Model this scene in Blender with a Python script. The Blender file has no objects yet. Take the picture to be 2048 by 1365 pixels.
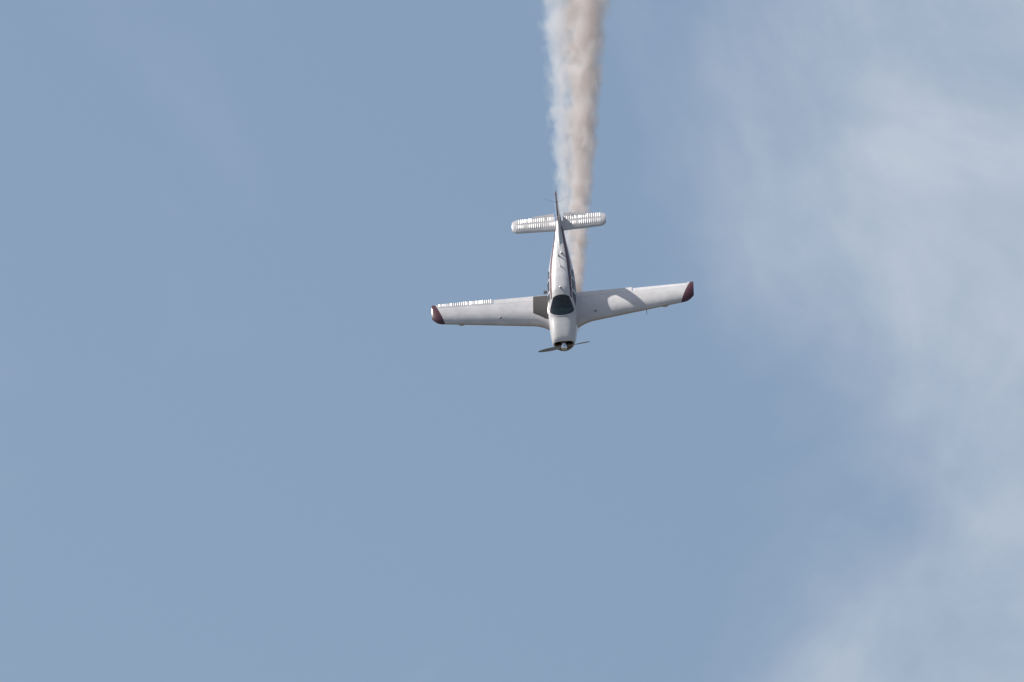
import bpy, bmesh, math, random
import numpy as np
from mathutils import Vector, Matrix, noise as mnoise

R = math.radians
scene = bpy.context.scene
col = scene.collection

# ------------------------------------------------------------------ camera
ELEV = R(22.0)            # the photographer looks up at the aerobatic box
DIST = 600.0
CAM = Vector((0, 0, 1.7))
RIGHT = Vector((1, 0, 0))
FWD = Vector((0, math.cos(ELEV), math.sin(ELEV)))
UP = Vector((0, -math.sin(ELEV), math.cos(ELEV)))
cam_d = bpy.data.cameras.new('camera')
cam = bpy.data.objects.new('camera', cam_d)
col.objects.link(cam)
cam.location = CAM
cam.rotation_euler = (math.pi / 2 + ELEV, 0, 0)
cam_d.sensor_width = 36.0
cam_d.lens = 546.5
cam_d.clip_start = 1.0
cam_d.clip_end = 80000.0
scene.camera = cam

# attitude of the aeroplane, rows = camera right / up / towards-camera in body axes
ATT = [[0.0222, 0.9944, -0.1035], [-0.6634, 0.0921, 0.7426], [0.7479, 0.0521, 0.6617]]
def body_axis(i):
    return RIGHT * ATT[0][i] + UP * ATT[1][i] - FWD * ATT[2][i]
BX, BY, BZ = body_axis(0), body_axis(1), body_axis(2)
PX = 51.82                # photograph pixels per metre at the aeroplane
NOSE = CAM + FWD * DIST + RIGHT * ((1128.6 - 1024) / PX) + UP * ((682.5 - 700.6) / PX)

# ------------------------------------------------------------------ light
sun_b = Vector((-3.5, -2.1, 1.0)).normalized()          # towards the sun, body axes
SUN = (BX * sun_b.x + BY * sun_b.y + BZ * sun_b.z).normalized()
sun_el = math.asin(SUN.z)
sun_az = math.atan2(SUN.x, SUN.y)
sd = bpy.data.lights.new('sun', 'SUN')
sd.energy = 5.0
sd.angle = R(0.53)
sd.color = (1.0, 0.95, 0.88)
so = bpy.data.objects.new('sun', sd)
col.objects.link(so)
so.rotation_euler = SUN.to_track_quat('Z', 'Y').to_euler()
so.location = NOSE + SUN * 50

world = bpy.data.worlds.new('World')
scene.world = world
world.use_nodes = True
wt = world.node_tree
wt.nodes.clear()
def N(tree, typ, **kw):
    n = tree.nodes.new(typ)
    for k, v in kw.items():
        setattr(n, k, v)
    return n
def mth(tree, op, a, b=None, c=None, clamp=False):
    n = tree.nodes.new('ShaderNodeMath')
    n.operation = op
    n.use_clamp = clamp
    for i, v in enumerate((a, b, c)):
        if v is None:
            continue
        if isinstance(v, (int, float)):
            n.inputs[i].default_value = v
        else:
            tree.links.new(v, n.inputs[i])
    return n.outputs[0]
sky = N(wt, 'ShaderNodeTexSky', sky_type='NISHITA')
sky.sun_disc = False
sky.sun_elevation = sun_el
sky.sun_rotation = sun_az
sky.altitude = 200
sky.air_density = 1.4
sky.dust_density = 2.4
sky.ozone_density = 1.3
# thin broken cloud all over the sky: fractal noise over the view direction
CLOUD_SCALE = 18.0
CLOUD_OFF = (5.7850, 314.3535, 103.218)
tc = N(wt, 'ShaderNodeTexCoord')
vm = N(wt, 'ShaderNodeVectorMath', operation='MULTIPLY_ADD')
wt.links.new(tc.outputs['Generated'], vm.inputs[0])
vm.inputs[1].default_value = (CLOUD_SCALE,) * 3
vm.inputs[2].default_value = CLOUD_OFF
nz = N(wt, 'ShaderNodeTexNoise')
nz.inputs['Scale'].default_value = 1.0
nz.inputs['Detail'].default_value = 7.0
nz.inputs['Roughness'].default_value = 0.54
nz.inputs['Distortion'].default_value = 0.35
wt.links.new(vm.outputs[0], nz.inputs['Vector'])
mr = N(wt, 'ShaderNodeMapRange', interpolation_type='SMOOTHSTEP')
mr.inputs['From Min'].default_value = 0.437
mr.inputs['From Max'].default_value = 0.70
wt.links.new(nz.outputs['Fac'], mr.inputs['Value'])
n2 = N(wt, 'ShaderNodeTexNoise')                 # finer wisps inside the cloud
n2.inputs['Scale'].default_value = 3.6
n2.inputs['Detail'].default_value = 6.0
n2.inputs['Roughness'].default_value = 0.55
n2.inputs['Distortion'].default_value = 0.6
wt.links.new(vm.outputs[0], n2.inputs['Vector'])
wisp = mth(wt, 'MULTIPLY_ADD', n2.outputs['Fac'], 1.9, -0.05)
cf = mth(wt, 'MULTIPLY', mth(wt, 'MULTIPLY', mr.outputs[0], wisp), 0.85, clamp=True)
bg = N(wt, 'ShaderNodeBackground')
bg.inputs['Strength'].default_value = 0.0645
mx = N(wt, 'ShaderNodeMix', data_type='RGBA')
wt.links.new(cf, mx.inputs['Factor'])
wt.links.new(sky.outputs[0], mx.inputs[6])
mx.inputs[7].default_value = (5.65, 6.25, 7.2, 1)
wt.links.new(mx.outputs[2], bg.inputs['Color'])
wo = N(wt, 'ShaderNodeOutputWorld')
wt.links.new(bg.outputs[0], wo.inputs['Surface'])

scene.view_settings.view_transform = 'Standard'
scene.view_settings.look = 'None'
scene.view_settings.gamma = 1.0
scene.view_settings.exposure = 0.6
scene.view_settings.use_curve_mapping = False
scene.cycles.use_denoising = True
scene.cycles.volume_bounces = 2
scene.cycles.volume_max_steps = 1024
scene.cycles.max_bounces = 12
scene.cycles.transparent_max_bounces = 16

# ------------------------------------------------------------------ materials
def principled(name, base, rough=0.4, metal=0.0, coat=0.0, spec=0.5, grime=0.0, gscale=3.0, wavy=0.0):
    m = bpy.data.materials.new(name)
    m.use_nodes = True
    t = m.node_tree
    b = t.nodes['Principled BSDF']
    b.inputs['Base Color'].default_value = (*base, 1)
    b.inputs['Roughness'].default_value = rough
    b.inputs['Metallic'].default_value = metal
    b.inputs['Coat Weight'].default_value = coat
    b.inputs['Coat Roughness'].default_value = 0.12
    b.inputs['Specular IOR Level'].default_value = spec
    if wavy:
        co = N(t, 'ShaderNodeTexCoord')
        n = N(t, 'ShaderNodeTexNoise')
        n.inputs['Scale'].default_value = 3.2
        n.inputs['Detail'].default_value = 2
        t.links.new(co.outputs['Object'], n.inputs['Vector'])
        bp = N(t, 'ShaderNodeBump')
        bp.inputs['Strength'].default_value = 1.0
        bp.inputs['Distance'].default_value = wavy
        t.links.new(n.outputs['Fac'], bp.inputs['Height'])
        t.links.new(bp.outputs[0], b.inputs['Normal'])
    if grime:
        co = N(t, 'ShaderNodeTexCoord')
        n = N(t, 'ShaderNodeTexNoise')
        n.inputs['Scale'].default_value = gscale
        n.inputs['Detail'].default_value = 5
        t.links.new(co.outputs['Object'], n.inputs['Vector'])
        r = N(t, 'ShaderNodeMapRange')
        r.inputs['From Min'].default_value = 0.35
        r.inputs['From Max'].default_value = 0.7
        r.inputs['To Min'].default_value = 1.0
        r.inputs['To Max'].default_value = 1.0 - grime
        t.links.new(n.outputs['Fac'], r.inputs['Value'])
        h = N(t, 'ShaderNodeMix', data_type='RGBA', blend_type='MULTIPLY')
        h.inputs['Factor'].default_value = 1.0
        h.inputs[6].default_value = (*base, 1)
        t.links.new(r.outputs[0], h.inputs[7])
        t.links.new(h.outputs[2], b.inputs['Base Color'])
    return m

WHITE = (0.58, 0.568, 0.578)
MAROON = (0.070, 0.006, 0.016)
M_white = principled('white_paint', WHITE, 0.30, coat=0.35, grime=0.14, gscale=2.2, wavy=0.007)
M_maroon = principled('maroon_paint', MAROON, 0.30, coat=0.35, grime=0.15)
M_walk = principled('walkway_grip', (0.036, 0.036, 0.039), 0.9, grime=0.3, gscale=14)
M_dark = principled('dark_rubber', (0.02, 0.02, 0.022), 0.7)
M_metal = principled('polished_metal', (0.62, 0.64, 0.67), 0.16, metal=1.0)
M_blade = principled('blade_paint', (0.30, 0.32, 0.345), 0.35)
M_cabin = principled('cabin_lining', (0.26, 0.30, 0.30), 0.85, grime=0.3)
M_seat = principled('seat_leather', (0.10, 0.09, 0.085), 0.6, grime=0.2)
M_baffle = principled('engine_baffle', (0.03, 0.028, 0.026), 0.75, grime=0.3)
M_steel = principled('exhaust_steel', (0.24, 0.19, 0.15), 0.45, metal=0.9, grime=0.3)
M_cap = principled('cap_grey', (0.22, 0.22, 0.23), 0.5)
M_glare = principled('glareshield_vinyl', (0.13, 0.16, 0.165), 0.7, grime=0.2)
M_nose_shade = principled('shaded_nose_paint', (0.24, 0.19, 0.16), 0.5, grime=0.45, gscale=9)  # white nose face: its brownish shade and ground bounce are put into the colour
M_lamp = principled('beacon_lens', (0.45, 0.03, 0.02), 0.1, coat=0.6)

def stripe_paint():
    """white paint with maroon cheat lines laid out in the skin's own UV (u = station, v = girth)"""
    m = principled('striped_paint', WHITE, 0.27, coat=0.4, grime=0.12, gscale=2.2, wavy=0.006)
    t = m.node_tree
    b = t.nodes['Principled BSDF']
    src = b.inputs['Base Color'].links[0].from_socket
    uv = N(t, 'ShaderNodeUVMap', uv_map='skin')
    sp = N(t, 'ShaderNodeSeparateXYZ')
    t.links.new(uv.outputs[0], sp.inputs[0])
    u, v = sp.outputs[0], sp.outputs[1]           # u = metres behind spinner tip
    # shoulder stripe: centre and half width as functions of station
    def ramp(a, b_, fa, fb):
        r = N(t, 'ShaderNodeMapRange')
        r.inputs['From Min'].default_value = a
        r.inputs['From Max'].default_value = b_
        r.inputs['To Min'].default_value = fa
        r.inputs['To Max'].default_value = fb
        t.links.new(u, r.inputs['Value'])
        return r.outputs[0]
    half = mth(t, 'ADD', ramp(2.4, 5.2, 0.05, 0.16), ramp(5.2, 7.4, 0.0, 0.10))
    cen = mth(t, 'ADD', ramp(2.4, 4.2, 0.68, 0.66), ramp(4.2, 6.8, 0.0, 0.10))
    d = mth(t, 'ABSOLUTE', mth(t, 'SUBTRACT', v, cen))
    s1 = mth(t, 'MULTIPLY', mth(t, 'LESS_THAN', d, half), mth(t, 'GREATER_THAN', u, 2.36))
    d2 = mth(t, 'ABSOLUTE', mth(t, 'SUBTRACT', v, 1.10))
    s2 = mth(t, 'MULTIPLY', mth(t, 'LESS_THAN', d2, 0.075), mth(t, 'GREATER_THAN', u, 0.42))
    s = mth(t, 'MAXIMUM', s1, s2)
    mxn = N(t, 'ShaderNodeMix', data_type='RGBA')
    t.links.new(s, mxn.inputs['Factor'])
    t.links.new(src, mxn.inputs[6])
    mxn.inputs[7].default_value = (*MAROON, 1)
    t.links.new(mxn.outputs[2], b.inputs['Base Color'])
    return m
M_stripe = stripe_paint()

def glass():
    m = bpy.data.materials.new('tinted_plexiglass')
    m.use_nodes = True
    t = m.node_tree
    t.nodes.clear()
    o = N(t, 'ShaderNodeOutputMaterial')
    tr = N(t, 'ShaderNodeBsdfTransparent')
    tr.inputs[0].default_value = (0.55, 0.76, 0.76, 1)
    gl = N(t, 'ShaderNodeBsdfGlossy')
    gl.inputs['Roughness'].default_value = 0.04
    fr = N(t, 'ShaderNodeFresnel')
    fr.inputs[0].default_value = 1.75
    mxs = N(t, 'ShaderNodeMixShader')
    t.links.new(fr.outputs[0], mxs.inputs[0])
    t.links.new(tr.outputs[0], mxs.inputs[1])
    t.links.new(gl.outputs[0], mxs.inputs[2])
    t.links.new(mxs.outputs[0], o.inputs[0])
    return m
M_glass = glass()

# ------------------------------------------------------------------ mesh helpers
def link(name, me, mat, parent=None):
    o = bpy.data.objects.new(name, me)
    col.objects.link(o)
    if mat:
        me.materials.append(mat)
    if parent:
        o.parent = parent
    return o

def finish(bm, name, mat, parent, sharp=38):
    bmesh.ops.remove_doubles(bm, verts=bm.verts, dist=1e-5)
    bmesh.ops.recalc_face_normals(bm, faces=bm.faces)
    for f in bm.faces:
        f.smooth = True
    for e in bm.edges:
        if len(e.link_faces) == 2 and e.calc_face_angle(0) > R(sharp):
            e.smooth = False
    me = bpy.data.meshes.new(name)
    bm.to_mesh(me)
    bm.free()
    return link(name, me, mat, parent)

def loft(bm, rings, closed=True, cap0=True, cap1=True):
    vs = [[bm.verts.new(p) for p in r] for r in rings]
    n = len(rings[0])
    for a, b in zip(vs[:-1], vs[1:]):
        for i in range(n if closed else n - 1):
            j = (i + 1) % n
            try:
                bm.faces.new((a[i], a[j], b[j], b[i]))
            except ValueError:
                pass
    if closed and cap0:
        bm.faces.new(vs[0])
    if closed and cap1:
        bm.faces.new(vs[-1][::-1])
    return vs

def tube(bm, pts, rad, seg=10, squash=None):
    """round bar through points; rad one number or one per point"""
    rings = []
    for i, p in enumerate(pts):
        p = Vector(p)
        a = Vector(pts[max(i - 1, 0)])
        b = Vector(pts[min(i + 1, len(pts) - 1)])
        d = (b - a).normalized()
        u = d.orthogonal().normalized()
        w = d.cross(u)
        r = rad[i] if isinstance(rad, (list, tuple)) else rad
        rings.append([p + (u * math.cos(k * 2 * math.pi / seg) + w * math.sin(k * 2 * math.pi / seg)) * r for k in range(seg)])
    loft(bm, rings)

def pchip(xs, ys):
    xs = np.array(xs, float)
    ys = np.array(ys, float)
    o = np.argsort(xs)
    xs, ys = xs[o], ys[o]
    h = np.diff(xs)
    d = np.diff(ys) / h
    m = np.zeros_like(xs)
    m[0], m[-1] = d[0], d[-1]
    for i in range(1, len(xs) - 1):
        if d[i - 1] * d[i] > 0:
            w1, w2 = 2 * h[i] + h[i - 1], h[i] + 2 * h[i - 1]
            m[i] = (w1 + w2) / (w1 / d[i - 1] + w2 / d[i])
    def f(x):
        i = int(min(max(np.searchsorted(xs, x) - 1, 0), len(xs) - 2))
        t = min(max((x - xs[i]) / h[i], 0), 1)
        return float((2*t**3-3*t**2+1)*ys[i] + (t**3-2*t**2+t)*h[i]*m[i] + (-2*t**3+3*t**2)*ys[i+1] + (t**3-t**2)*h[i]*m[i+1])
    return f

# ------------------------------------------------------------------ the setting
def make_ground():
    bm = bmesh.new()
    bmesh.ops.create_grid(bm, x_segments=60, y_segments=60, size=30000)
    me = bpy.data.meshes.new('ground')
    bm.to_mesh(me)
    bm.free()
    m = bpy.data.materials.new('dry_airfield_grass')
    m.use_nodes = True
    t = m.node_tree
    b = t.nodes['Principled BSDF']
    b.inputs['Roughness'].default_value = 0.95
    co = N(t, 'ShaderNodeTexCoord')
    n = N(t, 'ShaderNodeTexNoise')
    n.inputs['Scale'].default_value = 0.004
    n.inputs['Detail'].default_value = 8
    t.links.new(co.outputs['Object'], n.inputs['Vector'])
    cr = N(t, 'ShaderNodeValToRGB')
    cr.color_ramp.elements[0].position = 0.3
    cr.color_ramp.elements[0].color = (0.030, 0.028, 0.018, 1)
    cr.color_ramp.elements[1].position = 0.7
    cr.color_ramp.elements[1].color = (0.070, 0.056, 0.040, 1)
    t.links.new(n.outputs['Fac'], cr.inputs[0])
    t.links.new(cr.outputs[0], b.inputs['Base Color'])
    g = link('ground', me, m)
    g['kind'] = 'structure'
    return g
make_ground()

# ------------------------------------------------------------------ the aeroplane
plane = bpy.data.objects.new('airplane', None)
col.objects.link(plane)
plane.matrix_world = Matrix((
    (BX.x, BY.x, BZ.x, NOSE.x), (BX.y, BY.y, BZ.y, NOSE.y), (BX.z, BY.z, BZ.z, NOSE.z), (0, 0, 0, 1)))
plane['label'] = 'white single-engine low-wing propeller airplane with maroon stripes and wing tips diving nose down'
plane['category'] = 'airplane'

# fuselage lines: half width, top, bottom, height of greatest width, squareness (x forward, spinner tip at 0)
ST = [-0.30, -0.40, -0.60, -1.00, -1.50, -1.90, -2.20, -2.50, -2.90, -3.40, -4.00, -4.70, -5.40, -6.20, -7.00, -7.60]
HW = [0.405, 0.435, 0.470, 0.510, 0.545, 0.560, 0.565, 0.568, 0.566, 0.556, 0.525, 0.450, 0.350, 0.235, 0.135, 0.060]
ZT = [0.225, 0.268, 0.312, 0.365, 0.420, 0.545, 0.665, 0.745, 0.785, 0.775, 0.725, 0.635, 0.555, 0.470, 0.420, 0.385]
ZB = [-0.33, -0.39, -0.46, -0.53, -0.58, -0.61, -0.62, -0.63, -0.63, -0.61, -0.55, -0.42, -0.27, -0.09, 0.08, 0.20]
ZM = [0.03, 0.02, 0.00, 0.00, 0.01, 0.02, 0.03, 0.04, 0.05, 0.06, 0.08, 0.12, 0.17, 0.22, 0.27, 0.29]
NT = [3.1, 3.1, 3.1, 3.0, 2.7, 2.45, 2.4, 2.45, 2.5, 2.5, 2.45, 2.4, 2.3, 2.2, 2.1, 2.0]
NB = [1.75, 1.85, 2.1, 2.5, 2.9, 3.1, 3.2, 3.2, 3.2, 3.1, 2.9, 2.6, 2.3, 2.1, 2.0, 2.0]
fHW, fZT, fZB, fZM, fNT, fNB = (pchip(ST, a) for a in (HW, ZT, ZB, ZM, NT, NB))

def fus_point(x, th, inset=0.0):
    w, zt, zb, zm = fHW(x) - inset, fZT(x) - inset, fZB(x) + inset, fZM(x)
    c, s = math.cos(th), math.sin(th)
    n = fNT(x) if c >= 0 else fNB(x)
    y = w * math.copysign(abs(s) ** (2 / n), s)
    z = zm + ((zt - zm) if c >= 0 else (zm - zb)) * math.copysign(abs(c) ** (2 / n), c)
    return (x, y, z)
def top_z(x, y):
    k = min(abs(y) / fHW(x), 0.9999)
    n = fNT(x)
    return fZM(x) + (fZT(x) - fZM(x)) * (1 - k ** n) ** (1 / n)
def side_y(x, z):
    zm, w = fZM(x), fHW(x)
    if z >= zm:
        k, n = (z - zm) / (fZT(x) - zm), fNT(x)
    else:
        k, n = (zm - z) / (zm - fZB(x)), fNB(x)
    return w * (1 - min(k, 0.9999) ** n) ** (1 / n)

def inside(poly, a, b):
    r = False
    j = len(poly) - 1
    for i in range(len(poly)):
        (xi, yi), (xj, yj) = poly[i], poly[j]
        if (yi > b) != (yj > b) and a < (xj - xi) * (b - yi) / (yj - yi) + xi:
            r = not r
        j = i
    return r
def round_poly(poly, rad, seg=6):
    out = []
    n = len(poly)
    for i in range(n):
        p, a, b = Vector(poly[i]), Vector(poly[i - 1]), Vector(poly[(i + 1) % n])
        u, v = (a - p), (b - p)
        ru, rv = min(rad, u.length * .45), min(rad, v.length * .45)
        s, e = p + u.normalized() * ru, p + v.normalized() * rv
        for k in range(seg + 1):
            t = k / seg
            q = s * (1 - t) ** 2 + p * 2 * t * (1 - t) + e * t * t
            out.append((q.x, q.y))
    return out
def offset_poly(poly, d):
    """shift outline outward by d"""
    n = len(poly)
    area = sum(poly[i - 1][0] * poly[i][1] - poly[i][0] * poly[i - 1][1] for i in range(n))
    sg = 1 if area > 0 else -1
    out = []
    for i in range(n):
        a, b = Vector(poly[i - 1]), Vector(poly[(i + 1) % n])
        t = (b - a)
        if t.length < 1e-9:
            out.append(poly[i])
            continue
        t.normalize()
        out.append((poly[i][0] + sg * t.y * d, poly[i][1] - sg * t.x * d))
    return out

# windshield outline in plan (x, y); side windows in side view (x, z)
half = [(-1.515, 0.0), (-1.535, 0.16), (-1.60, 0.32), (-1.72, 0.44), (-1.88, 0.505), (-2.05, 0.46), (-2.40, 0.335), (-2.44, 0.16), (-2.45, 0.0)]
WS = half + [(x, -y) for x, y in half[-2:0:-1]]
SW = [round_poly([(-2.03, 0.29), (-2.45, 0.575), (-2.77, 0.605), (-2.77, 0.26)], 0.08),
      round_poly([(-2.86, 0.26), (-2.86, 0.61), (-3.52, 0.60), (-3.52, 0.26)], 0.08),
      round_poly([(-3.61, 0.27), (-3.61, 0.595), (-4.05, 0.55), (-4.24, 0.40), (-4.20, 0.28)], 0.08)]

def on_top(p, lift):
    x, y = p
    e = 0.004
    z = top_z(x, y)
    nx, ny = -(top_z(x + e, y) - top_z(x - e, y)) / (2 * e), -(top_z(x, y + e) - top_z(x, y - e)) / (2 * e)
    n = Vector((nx, ny, 1)).normalized()
    return Vector((x, y, z)) + n * lift
def on_side(p, sgn, lift):
    x, z = p
    e = 0.004
    y = side_y(x, z)
    n = Vector((-(side_y(x + e, z) - side_y(x - e, z)) / (2 * e), 1, -(side_y(x, z + e) - side_y(x, z - e)) / (2 * e))).normalized()
    q = Vector((x, y, z)) + n * lift
    q.y *= sgn
    return q

def frange(a, b, step):
    n = max(1, int(round((b - a) / step)))
    return [a + (b - a) * i / n for i in range(n + 1)]

def skin(name, xs, nth, mat, cut=False, inset=0.0, cap=()):
    bm = bmesh.new()
    uvl = bm.loops.layers.uv.new('skin')
    ths = [math.pi * (-1 + 2 * i / nth) for i in range(nth)]
    rows = []
    for x in xs:
        rows.append([bm.verts.new(fus_point(x, t, inset)) for t in ths])
    def girth(v):
        x, y, z = v.co
        zm = fZM(x)
        return abs(y) / fHW(x) if z >= zm else 1 + (zm - z) / (zm - fZB(x))
    for a, b in zip(rows[:-1], rows[1:]):
        for i in range(nth):
            j = (i + 1) % nth
            quad = (a[i], a[j], b[j], b[i])
            c = sum((v.co for v in quad), Vector()) / 4
            if cut:
                if c.z > fZM(c.x) + .1 and inside(WS, c.x, c.y):
                    continue
                if c.z > fZM(c.x) + .05 and any(inside(p, c.x, c.z) for p in SW) and abs(c.y) > .25:
                    continue
            f = bm.faces.new(quad)
            for l in f.loops:
                l[uvl].uv = (-l.vert.co.x, girth(l.vert))
    if 'front' in cap:
        bm.faces.new(rows[0])
    if 'rear' in cap:
        bm.faces.new(rows[-1][::-1])
    return finish(bm, name, mat, plane, 50)

fus_x = sorted(set([round(v, 4) for v in frange(-7.60, -4.40, 0.05) + frange(-4.40, -1.48, 0.014)]))
fuselage = skin('fuselage', fus_x[::-1], 168, M_stripe, cut=True, cap=('rear',))
skin('cabin_lining', frange(-4.6, -1.55, 0.1)[::-1], 40, M_cabin, inset=0.045, cap=('front', 'rear'))

# the lining would close the windows: open it the same way
def open_lining():
    o = [c for c in plane.children if c.name.startswith('cabin_lining')][0]
    bm = bmesh.new()
    bm.from_mesh(o.data)
    kill = [f for f in bm.faces if f.calc_center_median().z > 0.2 and f.calc_center_median().x < -1.6]
    bmesh.ops.delete(bm, geom=kill, context='FACES')
    bm.to_mesh(o.data)
    bm.free()
open_lining()
def headliner():
    bm = bmesh.new()
    rings = []
    for x in frange(-4.5, -2.52, 0.1):
        rings.append([fus_point(x, R(a), 0.03) for a in range(-48, 49, 6)])
    loft(bm, rings, closed=False)
    finish(bm, 'headliner', M_cabin, plane)
headliner()

# cowling with an open front: bowl, lip, inlets
cowl = skin('cowling', frange(-1.474, -0.30, 0.03)[::-1], 96, M_stripe)
def nose_bowl():
    bm = bmesh.new()
    rings = []
    nth = 96
    for k, (x, sc, dz) in enumerate([(-0.300, 1.0, 0), (-0.285, .965, 0), (-0.287, .92, 0), (-0.31, .885, 0), (-0.37, .86, 0)]):
        r = []
        for i in range(nth):
            px, y, z = fus_point(-0.30, math.pi * (-1 + 2 * i / nth))
            r.append((x, y * sc, (z + .03) * sc - .03))
        rings.append(r)
    loft(bm, rings, cap0=False, cap1=False)
    return finish(bm, 'nose_bowl', M_white, plane, 60)
bowl = nose_bowl()
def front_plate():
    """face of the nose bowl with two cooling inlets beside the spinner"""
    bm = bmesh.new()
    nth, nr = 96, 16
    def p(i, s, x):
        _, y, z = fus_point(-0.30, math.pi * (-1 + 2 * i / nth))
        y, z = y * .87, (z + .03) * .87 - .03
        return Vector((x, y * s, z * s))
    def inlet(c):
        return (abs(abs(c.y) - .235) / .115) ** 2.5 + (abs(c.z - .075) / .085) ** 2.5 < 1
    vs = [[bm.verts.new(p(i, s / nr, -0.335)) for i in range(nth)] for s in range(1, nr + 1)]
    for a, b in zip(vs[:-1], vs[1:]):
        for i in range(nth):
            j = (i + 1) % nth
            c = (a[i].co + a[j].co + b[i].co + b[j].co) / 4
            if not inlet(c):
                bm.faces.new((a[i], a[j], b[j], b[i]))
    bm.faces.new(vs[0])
    o = finish(bm, 'front_plate', M_nose_shade, plane, 60)
    for s in (-1, 1):
        b2 = bmesh.new()
        rings = []
        for x, g in ((-.336, 1.05), (-.40, 1.0), (-.55, .9), (-.62, .85)):
            rings.append([(x, s * .235 + .115 * g * math.copysign(abs(math.cos(t)) ** .8, math.cos(t)), .075 + .085 * g * math.copysign(abs(math.sin(t)) ** .8, math.sin(t)))
                          for t in [k * 2 * math.pi / 28 for k in range(28)]])
        loft(b2, rings, cap0=False, cap1=True)
        finish(b2, 'air_inlet', M_baffle, plane)
    # lower induction scoop lip
    b3 = bmesh.new()
    rings = []
    for x, g in ((-.325, .7), (-.30, 1.0), (-.36, 1.08)):
        rings.append([(x, .11 * g * math.cos(t), -.20 + .045 * g * math.sin(t)) for t in [k * 2 * math.pi / 24 for k in range(24)]])
    loft(b3, rings, cap0=True, cap1=False)
    finish(b3, 'induction_scoop', M_baffle, plane)
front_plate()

# glazing
def pane_top():
    bm = bmesh.new()
    n = len(half)
    cols = 18
    rows = 14
    bot = half[:5]      # centre bottom -> lower corner
    top = half[:5:-1]   # centre top -> upper corner
    top = [half[8], half[7], half[6]]
    def samp(c, t):
        L = [0]
        for a, b in zip(c[:-1], c[1:]):
            L.append(L[-1] + (Vector(a) - Vector(b)).length)
        q = t * L[-1]
        for i in range(len(c) - 1):
            if q <= L[i + 1] + 1e-9:
                f = (q - L[i]) / (L[i + 1] - L[i])
                return Vector(c[i]).lerp(Vector(c[i + 1]), f)
    grid = []
    for r in range(rows + 1):
        v = r / rows
        line = []
        for c in range(-cols, cols + 1):
            t = abs(c) / cols
            p = samp(bot, t).lerp(samp(top, t), v)
            y = p.y if c >= 0 else -p.y
            line.append(bm.verts.new(on_top((p.x, y), -0.004)))
        grid.append(line)
    for a, b in zip(grid[:-1], grid[1:]):
        for i in range(2 * cols):
            bm.faces.new((a[i], a[i + 1], b[i + 1], b[i]))
    return finish(bm, 'windshield', M_glass, plane, 60)
def strip(name, inner, outer, lift, mat, parent, drop=0.02):
    bm = bmesh.new()
    n = len(inner)
    rings = []
    for (i3, i3l), (o3, o3l) in zip(inner, outer):
        rings.append([i3, i3l, o3l, o3])
    rings.append(rings[0])
    loft(bm, rings, closed=False)
    return finish(bm, name, mat, parent, 50)
WSf = []
for i in range(len(WS)):      # refine the windshield outline so the frame follows the skin
    a, b = Vector(WS[i]), Vector(WS[(i + 1) % len(WS)])
    for k in range(4):
        q = a.lerp(b, k / 4)
        WSf.append((q.x, q.y))
ws = pane_top()
def frame_top():
    ip, op = offset_poly(WSf, -0.030), offset_poly(WSf, 0.022)
    return strip('windshield_frame', [(on_top(p, -.006), on_top(p, .007)) for p in ip], [(on_top(p, -.004), on_top(p, .005)) for p in op], 0, M_white, ws)
frame_top()
for s in (1, -1):
    for poly in SW:
        cx = sum(p[0] for p in poly) / len(poly)
        cz = sum(p[1] for p in poly) / len(poly)
        bm = bmesh.new()
        rr = []
        for g in (1.0, .8, .6, .4, .2, .02):
            rr.append([on_side((cx + (x - cx) * g, cz + (z - cz) * g), s, -0.004) for x, z in poly])
        loft(bm, rr, cap0=False, cap1=True)
        w = finish(bm, 'side_window', M_glass, plane, 70)
        ip, op = offset_poly(poly, -0.014), offset_poly(poly, 0.018)
        strip('window_frame', [(on_side(p, s, -.006), on_side(p, s, .006)) for p in ip], [(on_side(p, s, -.004), on_side(p, s, .004)) for p in op], 0, M_white, w)

# cabin furniture seen dimly through the glass
def rbox(name, c, size, mat, parent, bev=0.04, tilt=0.0):
    bm = bmesh.new()
    bmesh.ops.create_cube(bm, size=1.0)
    bmesh.ops.scale(bm, vec=size, verts=bm.verts)
    bmesh.ops.bevel(bm, geom=bm.edges[:], offset=min(bev, min(size) * .45), segments=3, affect='EDGES')
    bmesh.ops.rotate(bm, cent=(0, 0, 0), matrix=Matrix.Rotation(tilt, 3, 'Y'), verts=bm.verts)
    bmesh.ops.translate(bm, vec=c, verts=bm.verts)
    return finish(bm, name, mat, parent)
rbox('glareshield', (-1.86, 0, 0.285), (0.50, 0.92, 0.10), M_glare, plane, .04, R(-6))
for s in (-1, 1):
    for x in (-2.75, -3.6):
        st = rbox('seat', (x + .22, s * .25, -0.18), (0.46, 0.42, 0.14), M_seat, plane, .05)
        rbox('backrest', (x - .06, s * .25, 0.10), (0.12, 0.40, 0.56), M_seat, st, .05, R(-12))
        rbox('headrest', (x - .13, s * .25, 0.45), (0.09, 0.24, 0.15), M_seat, st, .04, R(-12))

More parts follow.
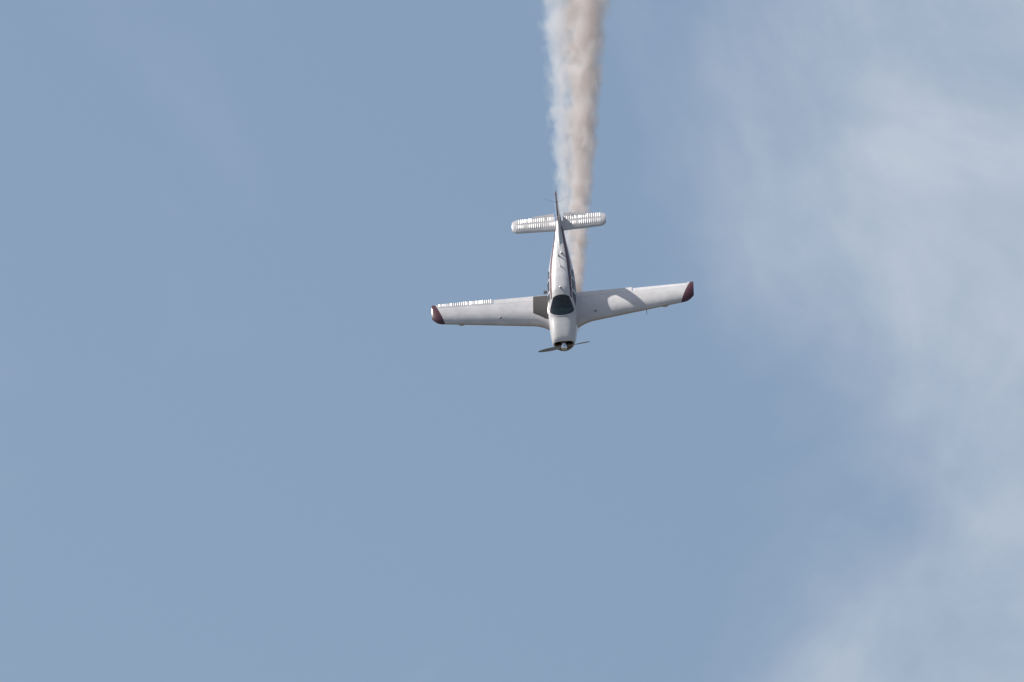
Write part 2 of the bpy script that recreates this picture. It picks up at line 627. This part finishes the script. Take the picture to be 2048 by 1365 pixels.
# ---------------------------------------------------------------- wings
def aero(f, t):
    """half thickness of a cambered section, f = 0 at the leading edge"""
    f = min(max(f, 0.0), 1.0)
    yt = 5 * t * (0.2969 * math.sqrt(f) - 0.126 * f - 0.3516 * f ** 2 + 0.2843 * f ** 3 - 0.1036 * f ** 4)
    m, p = 0.03, 0.40
    yc = m / p ** 2 * (2 * p * f - f * f) if f < p else m / (1 - p) ** 2 * (1 - 2 * p + 2 * p * f - f * f)
    return yc + yt, yc - yt
def lerp(a, b, t):
    return a + (b - a) * t
def hash01(i):
    return (math.sin(i * 127.1 + 3.7) * 43758.5453) % 1.0
def wing_geo(y):
    """leading edge x, chord, z of chord line at LE, thickness, incidence for span station y >= 0"""
    if y < 1.12:
        le = lerp(-1.76, -2.06, ((y - .5) / .62))
        le += 0.05 * math.sin(math.pi * min(max((y - .5) / .62, 0), 1)) * -1
    else:
        le = lerp(-2.06, -2.33, (y - 1.12) / 3.63)
    te = lerp(-3.90, -3.43, (y - .5) / 4.6)
    z = lerp(-0.50, -0.115, (y - .5) / 4.6)
    th = lerp(0.165, 0.135, (y - .5) / 4.6)
    inc = lerp(R(1.2), R(0.3), (y - .5) / 4.6)
    tipk = max(0.0, (y - 4.72) / 0.38)
    cut = 0.27 * tipk ** 2.2
    return le - cut, le - cut - te, z, th, inc, tipk

def foil_piece(name, mat, parent, side, ya, yb, f0, f1, ny, geo=None, nf=14, bead=0.0, pitch=0.085, brange=(0, 1), defl=0.0,
               gap=0.0, tip=False, thick_tip=0.25, plane_axis='xy'):
    """lofted wing slice between span limits ya(f)..yb(f) and chord fractions f0..f1"""
    geo = geo or wing_geo
    bm = bmesh.new()
    fs = []
    for i in range(nf + 1):
        t = i / nf
        g = t * t if f0 == 0 else t
        fs.append(f0 + (f1 - f0) * g)
    rings = []
    for k in range(ny + 1):
        s = k / ny
        if tip:
            s = math.sin(s * math.pi / 2)
        ring = []
        for surf in (0, 1):
            ff = fs[::-1] if surf == 0 else (fs[1:] if f0 == 0 else fs)
            for f in ff:
                y = lerp(ya(f), yb(f), s)
                le, c, z, th, inc, tk = geo(y)
                up, lo = aero(f, th)
                if tip:
                    k2 = math.sqrt(max(0.0, 1 - (s ** 2.4) * (1 - thick_tip ** 2)))
                    m_ = (up + lo) / 2
                    up, lo = m_ + (up - m_) * k2, m_ + (lo - m_) * k2
                x = -f * c
                zz = (up if surf == 0 else lo) * c
                if f >= 0.9999:
                    zz += 0.0015 if surf == 0 else -0.0015
                if bead:
                    w_ = min(1, max(0, (f - brange[0]) / .06)) * min(1, max(0, (brange[1] - f) / .06))
                    e_ = min(1, (y - ya(f)) / .05) * min(1, (yb(f) - y) / .05)
                    ph = ((y / pitch) % 1.0)
                    b_ = (0.5 + 0.5 * math.cos(2 * math.pi * ph)) ** 1.3
                    b_ *= 0.72 + 0.5 * hash01(int(y / pitch + .5) + (50 if side > 0 else 0) + int(f0 * 900))
                    zz += (bead if surf == 0 else -bead) * b_ * max(0, w_) * max(0, min(1, e_))
                if defl:
                    arm = (f - f0) * c
                    zz += math.tan(defl) * arm
                xr = x * math.cos(inc) + zz * math.sin(inc) * 0
                zr = zz + x * math.sin(inc)
                ring.append((le + xr, side * y, z + zr))
        rings.append(ring)
    loft(bm, rings)
    return finish(bm, name, mat, parent, 42)

K = lambda v: (lambda f: v)
tip_line = lambda f: 4.60 + 0.36 * f
for side, nm in ((-1, 'right'), (1, 'left')):
    H = 0.775
    # wing box ahead of flap and aileron
    wing = foil_piece('wing', M_white, plane, side, K(0.42), tip_line, 0.0, H, 40, nf=22)
    wing['label'] = 'wing with sunlit corrugated aileron and dark walkway' if side < 0 else 'wing crossed by the shadow of the fin and tail'
    foil_piece('flap', M_white, wing, side, K(0.50), K(2.70), H + .006, 1.0, 360, nf=10, bead=0.0035, pitch=.11, brange=(.84, 1.1), defl=R(0))
    foil_piece('aileron', M_white, wing, side, K(2.73), K(4.84), H + .006, 1.0, 420, nf=10, bead=0.0125 if side < 0 else 0.0045, pitch=.080, brange=(.79, 1.2),
               defl=R(6.0) if side < 0 else R(-9.0))
    foil_piece('trailing_fillet', M_white, wing, side, K(4.855), tip_line, H + .004, 1.0, 6, nf=8)
    foil_piece('wing_tip', M_maroon, wing, side, lambda f: tip_line(f) + .002, K(5.10), 0.0, 1.0, 18, nf=24, tip=True)
    # root fillet strip and fuel cap
    def up_pt(y, f, lift):
        le, c, z, th, inc, tk = wing_geo(y)
        return Vector((le - f * c, side * y, z + aero(f, th)[0] * c - f * c * math.sin(inc) + lift))
    bm = bmesh.new()
    c0 = up_pt(2.45 if side < 0 else 1.25, .20, 0.0)
    rr = []
    for h_, g in ((-.01, 1.0), (.008, 1.0), (.012, .85), (.013, .3)):
        rr.append([c0 + Vector((.055 * g * math.cos(t), .055 * g * math.sin(t), h_)) for t in [k * 2 * math.pi / 20 for k in range(20)]])
    loft(bm, rr)
    finish(bm, 'fuel_cap', M_cap, wing)
    if side < 0:
        # non-slip walkway beside the door
        bm = bmesh.new()
        g_ = []
        for i in range(21):
            f = lerp(.19, .985, i / 20)
            row = []
            for j in range(9):
                y = lerp(.50, 1.17 if f > .30 else lerp(.72, 1.17, (f - .19) / .11), j / 8)
                ff = min(f, .768) if f < .775 else f
                row.append((y, f))
            g_.append([[bm.verts.new(up_pt(y, f, l)) for (y, f) in row] for l in (0.006,)][0])
        for a, b in zip(g_[:-1], g_[1:]):
            for j in range(8):
                bm.faces.new((a[j], a[j + 1], b[j + 1], b[j]))
        ext = bmesh.ops.extrude_face_region(bm, geom=bm.faces[:])
        bmesh.ops.translate(bm, vec=(0, 0, -.010), verts=[v for v in ext['geom'] if isinstance(v, bmesh.types.BMVert)])
        finish(bm, 'walkway', M_walk, wing)
    else:
        # pitot tube below the leading edge
        bm = bmesh.new()
        le, c, z, th, inc, tk = wing_geo(3.22)
        tube(bm, [(le - .30, 3.22, z - .05), (le - .28, 3.22, z - .17), (le - .20, 3.22, z - .20), (le + .06, 3.22, z - .20)], [.014, .012, .011, .008], 8)
        finish(bm, 'pitot_tube', M_dark, wing)
    # landing light / stall vane bump under the leading edge
    bm = bmesh.new()
    yv = 3.95
    le, c, z, th, inc, tk = wing_geo(yv)
    rr = []
    for t_ in frange(0, 1, .125):
        r_ = math.sin(math.pi * min(max(t_, .02), .98)) ** .6
        rr.append([(le + .035 - .22 * (1 - r_) * .3 - .02, side * (yv - .14 + .28 * t_), z - .035) if False else
                   (le - .05 + .075 * r_ * math.cos(a), side * (yv - .14 + .28 * t_), z - .04 + .035 * r_ * math.sin(a)) for a in [k * 2 * math.pi / 12 for k in range(12)]])
    loft(bm, rr)
    finish(bm, 'leading_edge_fairing', M_white, wing)

# wing root fillets along the fuselage
for side in (-1, 1):
    bm = bmesh.new()
    rings = []
    for i in range(25):
        f = i / 24
        le, c, z, th, inc, tk = wing_geo(.60)
        x = le - .02 - f * (c + .25)
        ff = min(f * (c + .25) / c, 1)
        zu = z + aero(ff, th)[0] * c - ff * c * math.sin(inc)
        yf = side_y(x, zu)
        r_ = .03 + .05 * f
        ring = [(x, side * (yf - .03), zu + r_ * 1.3), (x, side * (yf + .012), zu + r_ * .8), (x, side * (yf + r_ * .6), zu + r_ * .25), (x, side * (yf + r_ * 1.3), zu + .003), (x, side * (yf - .03), zu - .02)]
        rings.append(ring)
    loft(bm, rings)
    finish(bm, 'wing_fillet', M_white, plane, 60)

# boarding step behind the right wing
bm = bmesh.new()
tube(bm, [(-3.90, -.48, -.50), (-3.95, -.58, -.48), (-3.97, -.66, -.47)], .016, 8)
step = finish(bm, 'boarding_step', M_dark, plane)
rbox('tread', (-3.985, -.69, -.455), (.16, .13, .035), M_dark, step, .012)

# ---------------------------------------------------------------- tail
def stab_geo(y):
    le = lerp(-6.60, -6.69, y / 1.84)
    te = lerp(-7.50, -7.44, y / 1.84)
    tk = max(0.0, (y - 1.62) / .22)
    cut = .16 * tk ** 2.2
    te += .10 * tk ** 2.4
    return le - cut, le - cut - te, 0.33, 0.085, R(-0.5), tk
class _c: pass
def stab(side):
    Hs = 0.60
    g = stab_geo
    st = foil_piece('horizontal_stabilizer', M_white, plane, side, K(.05), K(1.66), 0.0, Hs, 340, geo=g, nf=20, bead=.0106, pitch=.0815, brange=(.20, .575))
    el = foil_piece('elevator', M_white, st, side, K(.16), K(1.66), Hs + .008, 1.0, 340, geo=g, nf=12, bead=.0098, pitch=.0815, brange=(.63, 1.2), defl=R(2.0))
    foil_piece('stabilizer_tip', M_white, st, side, K(1.664), K(1.84), 0.0, 1.0, 14, geo=g, nf=20, tip=True, thick_tip=.3)
    # trim tab, raised behind the elevator
    bm = bmesh.new()
    rings = []
    for k in range(21):
        y = lerp(.19, 1.02, k / 20)
        le, c, z, th, inc, tk = g(y)
        ch = lerp(.20, .13, k / 20)
        x0 = le - c + .075
        z0 = z - (-(x0 - le)) * math.sin(inc) * 1 + .012 + (.004 if side < 0 else .012)
        dz = math.tan(R(6)) * ch
        rings.append([(x0, side * y, z0 + .008), (x0 - ch * .5, side * y, z0 + dz * .5 + .006), (x0 - ch, side * y, z0 + dz + .002),
                      (x0 - ch, side * y, z0 + dz - .002), (x0 - ch * .5, side * y, z0 + dz * .5 - .006), (x0, side * y, z0 - .008)])
    loft(bm, rings)
    finish(bm, 'trim_tab', M_white, st)
    bm = bmesh.new()
    tube(bm, [(-7.30, side * .52, .375), (-7.36, side * .52, .40), (-7.45, side * .52, .385)], .007, 8)
    finish(bm, 'trim_horn', M_dark, st)
for side in (-1, 1):
    stab(side)

# fin and rudder: sections stacked in z
def fin_geo(z):
    t = (z - .36) / (1.53 - .36)
    le = lerp(-6.42, -7.27, t)
    te = lerp(-7.66, -7.74, t)
    if z < .62:
        le += (0.62 - z) / .26 * 0.35 * ((0.62 - z) / .26)
    return le, le - te
def fin_piece(name, mat, parent, za, zb, f0, f1, nz, yoff=None, tip=False, bead=0.0):
    bm = bmesh.new()
    nf = 14
    rings = []
    for k in range(nz + 1):
        s = k / nz
        if tip:
            s = math.sin(s * math.pi / 2)
        z = lerp(za, zb, s)
        le, c = fin_geo(z)
        if tip:
            le -= .22 * s ** 2.5
            c -= .22 * s ** 2.5
        th = lerp(.085, .075, s)
        ring = []
        fs = [f0 + (f1 - f0) * ((i / nf) ** 2 if f0 == 0 else i / nf) for i in range(nf + 1)]
        kk = math.sqrt(max(.05, 1 - s ** 2.4 * .93)) if tip else 1.0
        for surf in (1, -1):
            ff = fs[::-1] if surf == 1 else (fs[1:] if f0 == 0 else fs)
            for f in ff:
                yt = 5 * th * c * (0.2969 * math.sqrt(f) - 0.126 * f - 0.3516 * f ** 2 + 0.2843 * f ** 3 - 0.1036 * f ** 4) * kk
                if f > .9999:
                    yt = .002
                if bead:
                    ph = (z / .09) % 1.0
                    yt += bead * (0.5 + .5 * math.cos(2 * math.pi * ph)) ** 1.3 * min(1, max(0, (f - .64) / .05))
                y = surf * yt + (yoff(f, c) if yoff else 0)
                ring.append((le - f * c, y, z))
        rings.append(ring)
    loft(bm, rings)
    return finish(bm, name, mat, parent, 42)
def two_tone():
    """fin paint: white below, maroon flash above a slanting line (object space, on both faces)"""
    m = principled('fin_paint', WHITE, 0.30, coat=.35, grime=.1)
    t = m.node_tree
    b = t.nodes['Principled BSDF']
    src = b.inputs['Base Color'].links[0].from_socket
    co = N(t, 'ShaderNodeTexCoord')
    sp = N(t, 'ShaderNodeSeparateXYZ')
    t.links.new(co.outputs['Object'], sp.inputs[0])
    v = mth(t, 'ADD', sp.outputs[2], mth(t, 'MULTIPLY', mth(t, 'ADD', sp.outputs[0], 7.3), 0.35))
    s = mth(t, 'GREATER_THAN', v, 0.98)
    mxn = N(t, 'ShaderNodeMix', data_type='RGBA')
    t.links.new(s, mxn.inputs['Factor'])
    t.links.new(src, mxn.inputs[6])
    mxn.inputs[7].default_value = (*MAROON, 1)
    t.links.new(mxn.outputs[2], b.inputs['Base Color'])
    return m
M_fin = two_tone()
fin = fin_piece('vertical_fin', M_fin, plane, .36, 1.42, 0.0, .62, 40)
rud = fin_piece('rudder', M_fin, fin, .42, 1.42, .628, 1.0, 220, yoff=lambda f, c: math.tan(R(4)) * (f - .628) * c, bead=.006)
def dorsal():
    bm = bmesh.new()
    rings = []
    for i in range(31):
        t = i / 30
        x = lerp(-5.05, -6.78, t)
        zb = top_z(x, 0) - .05
        h = .05 + .012 * t + .30 * t ** 2.2
        w = lerp(.02, .085, min(1, t * 1.6))
        rings.append([(x, w, zb), (x, w * .62, zb + h * .45), (x, w * .30, zb + h * .85), (x, 0, zb + h), (x, -w * .30, zb + h * .85), (x, -w * .62, zb + h * .45), (x, -w, zb)])
    loft(bm, rings)
    finish(bm, 'dorsal_fillet', M_white, fin, 60)
dorsal()
fin_piece('fin_cap', M_maroon, fin, 1.424, 1.55, 0.0, 1.0, 10, tip=True)
bm = bmesh.new()
tube(bm, [(-7.40, 0, 1.53), (-7.40, 0, 1.575), (-7.40, 0, 1.60), (-7.40, 0, 1.612)], [.028, .028, .018, .004], 12)
finish(bm, 'beacon', M_lamp, fin)
for s in (-1, 1):
    bm = bmesh.new()
    tube(bm, [(-7.18, s * .02, 1.31), (-7.22, s * .12, 1.315), (-7.52, s * .52, 1.31)], [.006, .0045, .003], 6)
    finish(bm, 'whisker_antenna', M_dark, fin)

# ---------------------------------------------------------------- small fittings on the spine
def blade_antenna(x, y, h, c, lean, mat, name='blade_antenna'):
    z0 = top_z(x, y)
    bm = bmesh.new()
    rings = []
    for s in (0, .4, .8, 1.0):
        cc = c * lerp(1, .45, s)
        x0 = x - lean * s
        rings.append([(x0 + cc * .5 * math.cos(t), y + .012 * lerp(1, .5, s) * math.sin(t), z0 - .01 + h * s) for t in [k * 2 * math.pi / 14 for k in range(14)]])
    loft(bm, rings)
    finish(bm, name, mat, plane)
blade_antenna(-4.83, -.05, .17, .17, .10, M_dark)
blade_antenna(-4.10, .02, .13, .10, .05, M_white)
bm = bmesh.new()
zz = top_z(-4.16, .02)
tube(bm, [(-4.16, .02, zz), (-4.20, .02, zz + .06), (-4.50, .015, zz + .36)], [.010, .006, .003], 6)
finish(bm, 'whip_antenna', M_dark, plane)
bm = bmesh.new()
zz = top_z(-2.78, .0)
rr = [[(-2.78 + .045 * g * math.cos(t) * 1.3, .0 + .045 * g * math.sin(t), zz + h_) for t in [k * 2 * math.pi / 18 for k in range(18)]] for h_, g in ((-.02, 1), (.02, 1), (.045, .75), (.058, .3))]
loft(bm, rr)
finish(bm, 'overhead_vent', M_white, plane)
bm = bmesh.new()
zz = top_z(-4.98, .08)
rr = [[(-4.98 + .06 * g * math.cos(t), .08 + .05 * g * math.sin(t), zz + h_) for t in [k * 2 * math.pi / 18 for k in range(18)]] for h_, g in ((-.02, 1), (.03, .95), (.055, .7), (.066, .25))]
loft(bm, rr)
finish(bm, 'dome_antenna', M_white, plane)

# ---------------------------------------------------------------- propeller
bm = bmesh.new()
rr = []
for i in range(15):
    t = i / 14
    x = -0.345 + .345 * t
    r_ = .150 * math.sqrt(max(0, 1 - t ** 1.9)) ** 1.15
    rr.append([(x, max(r_, .002) * math.cos(a), max(r_, .002) * math.sin(a)) for a in [k * 2 * math.pi / 36 for k in range(36)]])
loft(bm, rr)
prop = finish(bm, 'spinner', M_metal, plane, 50)
PROP = R(188)
for k in range(2):
    a0 = PROP + math.pi * k
    bm = bmesh.new()
    rings = []
    for i in range(25):
        t = i / 24
        r_ = lerp(.10, 1.04, t)
        c = .05 + .085 * math.sin(math.pi * min(1, t * .93 + .08)) ** .8
        if t > .9:
            c *= math.sqrt(max(.02, 1 - ((t - .9) / .1) ** 2))
        th = lerp(.030, .006, t ** .6)
        tw = R(lerp(58, 20, t ** .7))
        ring = []
        for j in range(16):
            q = j * 2 * math.pi / 16
            u, v = c * .5 * math.cos(q), th * .5 * math.sin(q)
            tan_ = u * math.cos(tw) - v * math.sin(tw)
            ax = u * math.sin(tw) + v * math.cos(tw)
            ring.append((-0.20 + ax, r_ * math.cos(a0) - tan_ * math.sin(a0), r_ * math.sin(a0) + tan_ * math.cos(a0)))
        rings.append(ring)
    loft(bm, rings)
    finish(bm, 'propeller_blade', M_blade, plane, 50)

# exhaust stacks under the cowling
for s in (-1, 1):
    bm = bmesh.new()
    tube(bm, [(-1.20, s * .27, -.48), (-1.34, s * .28, -.62), (-1.48, s * .28, -.70), (-1.62, s * .28, -.74)], .038, 14)
    finish(bm, 'exhaust_pipe', M_steel, plane)

# ------------------------------------------------------------------ smoke
def make_smoke():
    o0 = NOSE + BX * -1.62 + BY * .30 + BZ * -.74
    c0 = Vector(((o0 - NOSE).dot(RIGHT), (o0 - NOSE).dot(UP), 0))
    d = (RIGHT * 0.008 + UP * 0.663 + FWD * 0.7479).normalized()      # back along the flight path
    side = (RIGHT - d * RIGHT.dot(d)).normalized()
    third = d.cross(side)
    L = 34.0
    rad = lambda t: 0.24 + 0.0490 * t
    bm = bmesh.new()
    rings = []
    nseg = 28
    for i in range(137):
        t = L * i / 136
        ring = []
        for k in range(nseg):
            a = k * 2 * math.pi / nseg
            b = rad(t) * 1.34 * (1 + .16 * mnoise.noise(Vector((t * 1.1, 2.2 * math.cos(a), 2.2 * math.sin(a)))))
            ring.append((t, b * math.cos(a), b * math.sin(a)))
        rings.append(ring)
    loft(bm, rings)
    m = bpy.data.materials.new('oil_smoke')
    m.use_nodes = True
    t = m.node_tree
    t.nodes.clear()
    out = N(t, 'ShaderNodeOutputMaterial')
    co = N(t, 'ShaderNodeTexCoord')
    sp = N(t, 'ShaderNodeSeparateXYZ')
    t.links.new(co.outputs['Object'], sp.inputs[0])
    X, Y, Z = sp.outputs
    Rr = mth(t, 'MULTIPLY_ADD', X, 0.0490, 0.24)
    # turbulence: coordinates in units of the local radius across, slower along
    cx = N(t, 'ShaderNodeCombineXYZ')
    # log-ish stretch along the axis keeps the puffs in proportion to the width
    lx = mth(t, 'MULTIPLY', mth(t, 'LOGARITHM', Rr, 2.718282), 1 / 0.0485 * 0.52)
    t.links.new(lx, cx.inputs[0])
    t.links.new(mth(t, 'DIVIDE', Y, Rr), cx.inputs[1])
    t.links.new(mth(t, 'DIVIDE', Z, Rr), cx.inputs[2])
    nA = N(t, 'ShaderNodeTexNoise')
    nA.inputs['Scale'].default_value = 1.75
    nA.inputs['Detail'].default_value = 3
    nA.inputs['Roughness'].default_value = .55
    nA.inputs['Distortion'].default_value = .5
    t.links.new(cx.outputs[0], nA.inputs['Vector'])
    nf_ = mth(t, 'SUBTRACT', nA.outputs['Fac'], .5)
    yn, zn = mth(t, 'DIVIDE', Y, Rr), mth(t, 'DIVIDE', Z, Rr)
    def plume(cy, r0, dens, gain, soft):
        dy = mth(t, 'SUBTRACT', yn, cy)
        rr_ = mth(t, 'SQRT', mth(t, 'ADD', mth(t, 'MULTIPLY', dy, dy), mth(t, 'MULTIPLY', zn, zn)))
        e = mth(t, 'ADD', mth(t, 'SUBTRACT', r0, rr_), mth(t, 'MULTIPLY', nf_, gain))
        return mth(t, 'MULTIPLY', mth(t, 'DIVIDE', e, soft, clamp=True), dens)
    dn = mth(t, 'ADD', plume(.37, .79, 1.0, .85, .66), plume(-.50, .66, .50, 1.5, .75))
    # the same smoke spread over a wider section is thinner
    dn = mth(t, 'MULTIPLY', dn, mth(t, 'DIVIDE', 1.9, mth(t, 'POWER', Rr, 0.75)))
    dn = mth(t, 'MULTIPLY', dn, mth(t, 'MULTIPLY', mth(t, 'SUBTRACT', X, 0.05), 0.8, clamp=True))   # it builds up behind the pipe
    sc = N(t, 'ShaderNodeVolumeScatter')
    sc.inputs['Color'].default_value = (0.80, 0.89, 1.0, 1)
    sc.inputs['Anisotropy'].default_value = 0.25
    t.links.new(dn, sc.inputs['Density'])
    ab = N(t, 'ShaderNodeVolumeAbsorption')
    ab.inputs['Color'].default_value = (0.70, 0.57, 0.53, 1)
    t.links.new(mth(t, 'MULTIPLY', dn, 0.60), ab.inputs['Density'])
    ad = N(t, 'ShaderNodeAddShader')
    t.links.new(sc.outputs[0], ad.inputs[0])
    t.links.new(ab.outputs[0], ad.inputs[1])
    t.links.new(ad.outputs[0], out.inputs['Volume'])
    m.cycles.volume_step_rate = 0.12
    o = finish(bm, 'smoke_trail', m, None)
    o.matrix_world = Matrix(((d.x, side.x, third.x, o0.x), (d.y, side.y, third.y, o0.y), (d.z, side.z, third.z, o0.z), (0, 0, 0, 1)))
    o['label'] = 'white and brownish smoke trail streaming up behind the diving airplane'
    o['category'] = 'smoke'
    o['kind'] = 'stuff'
make_smoke()
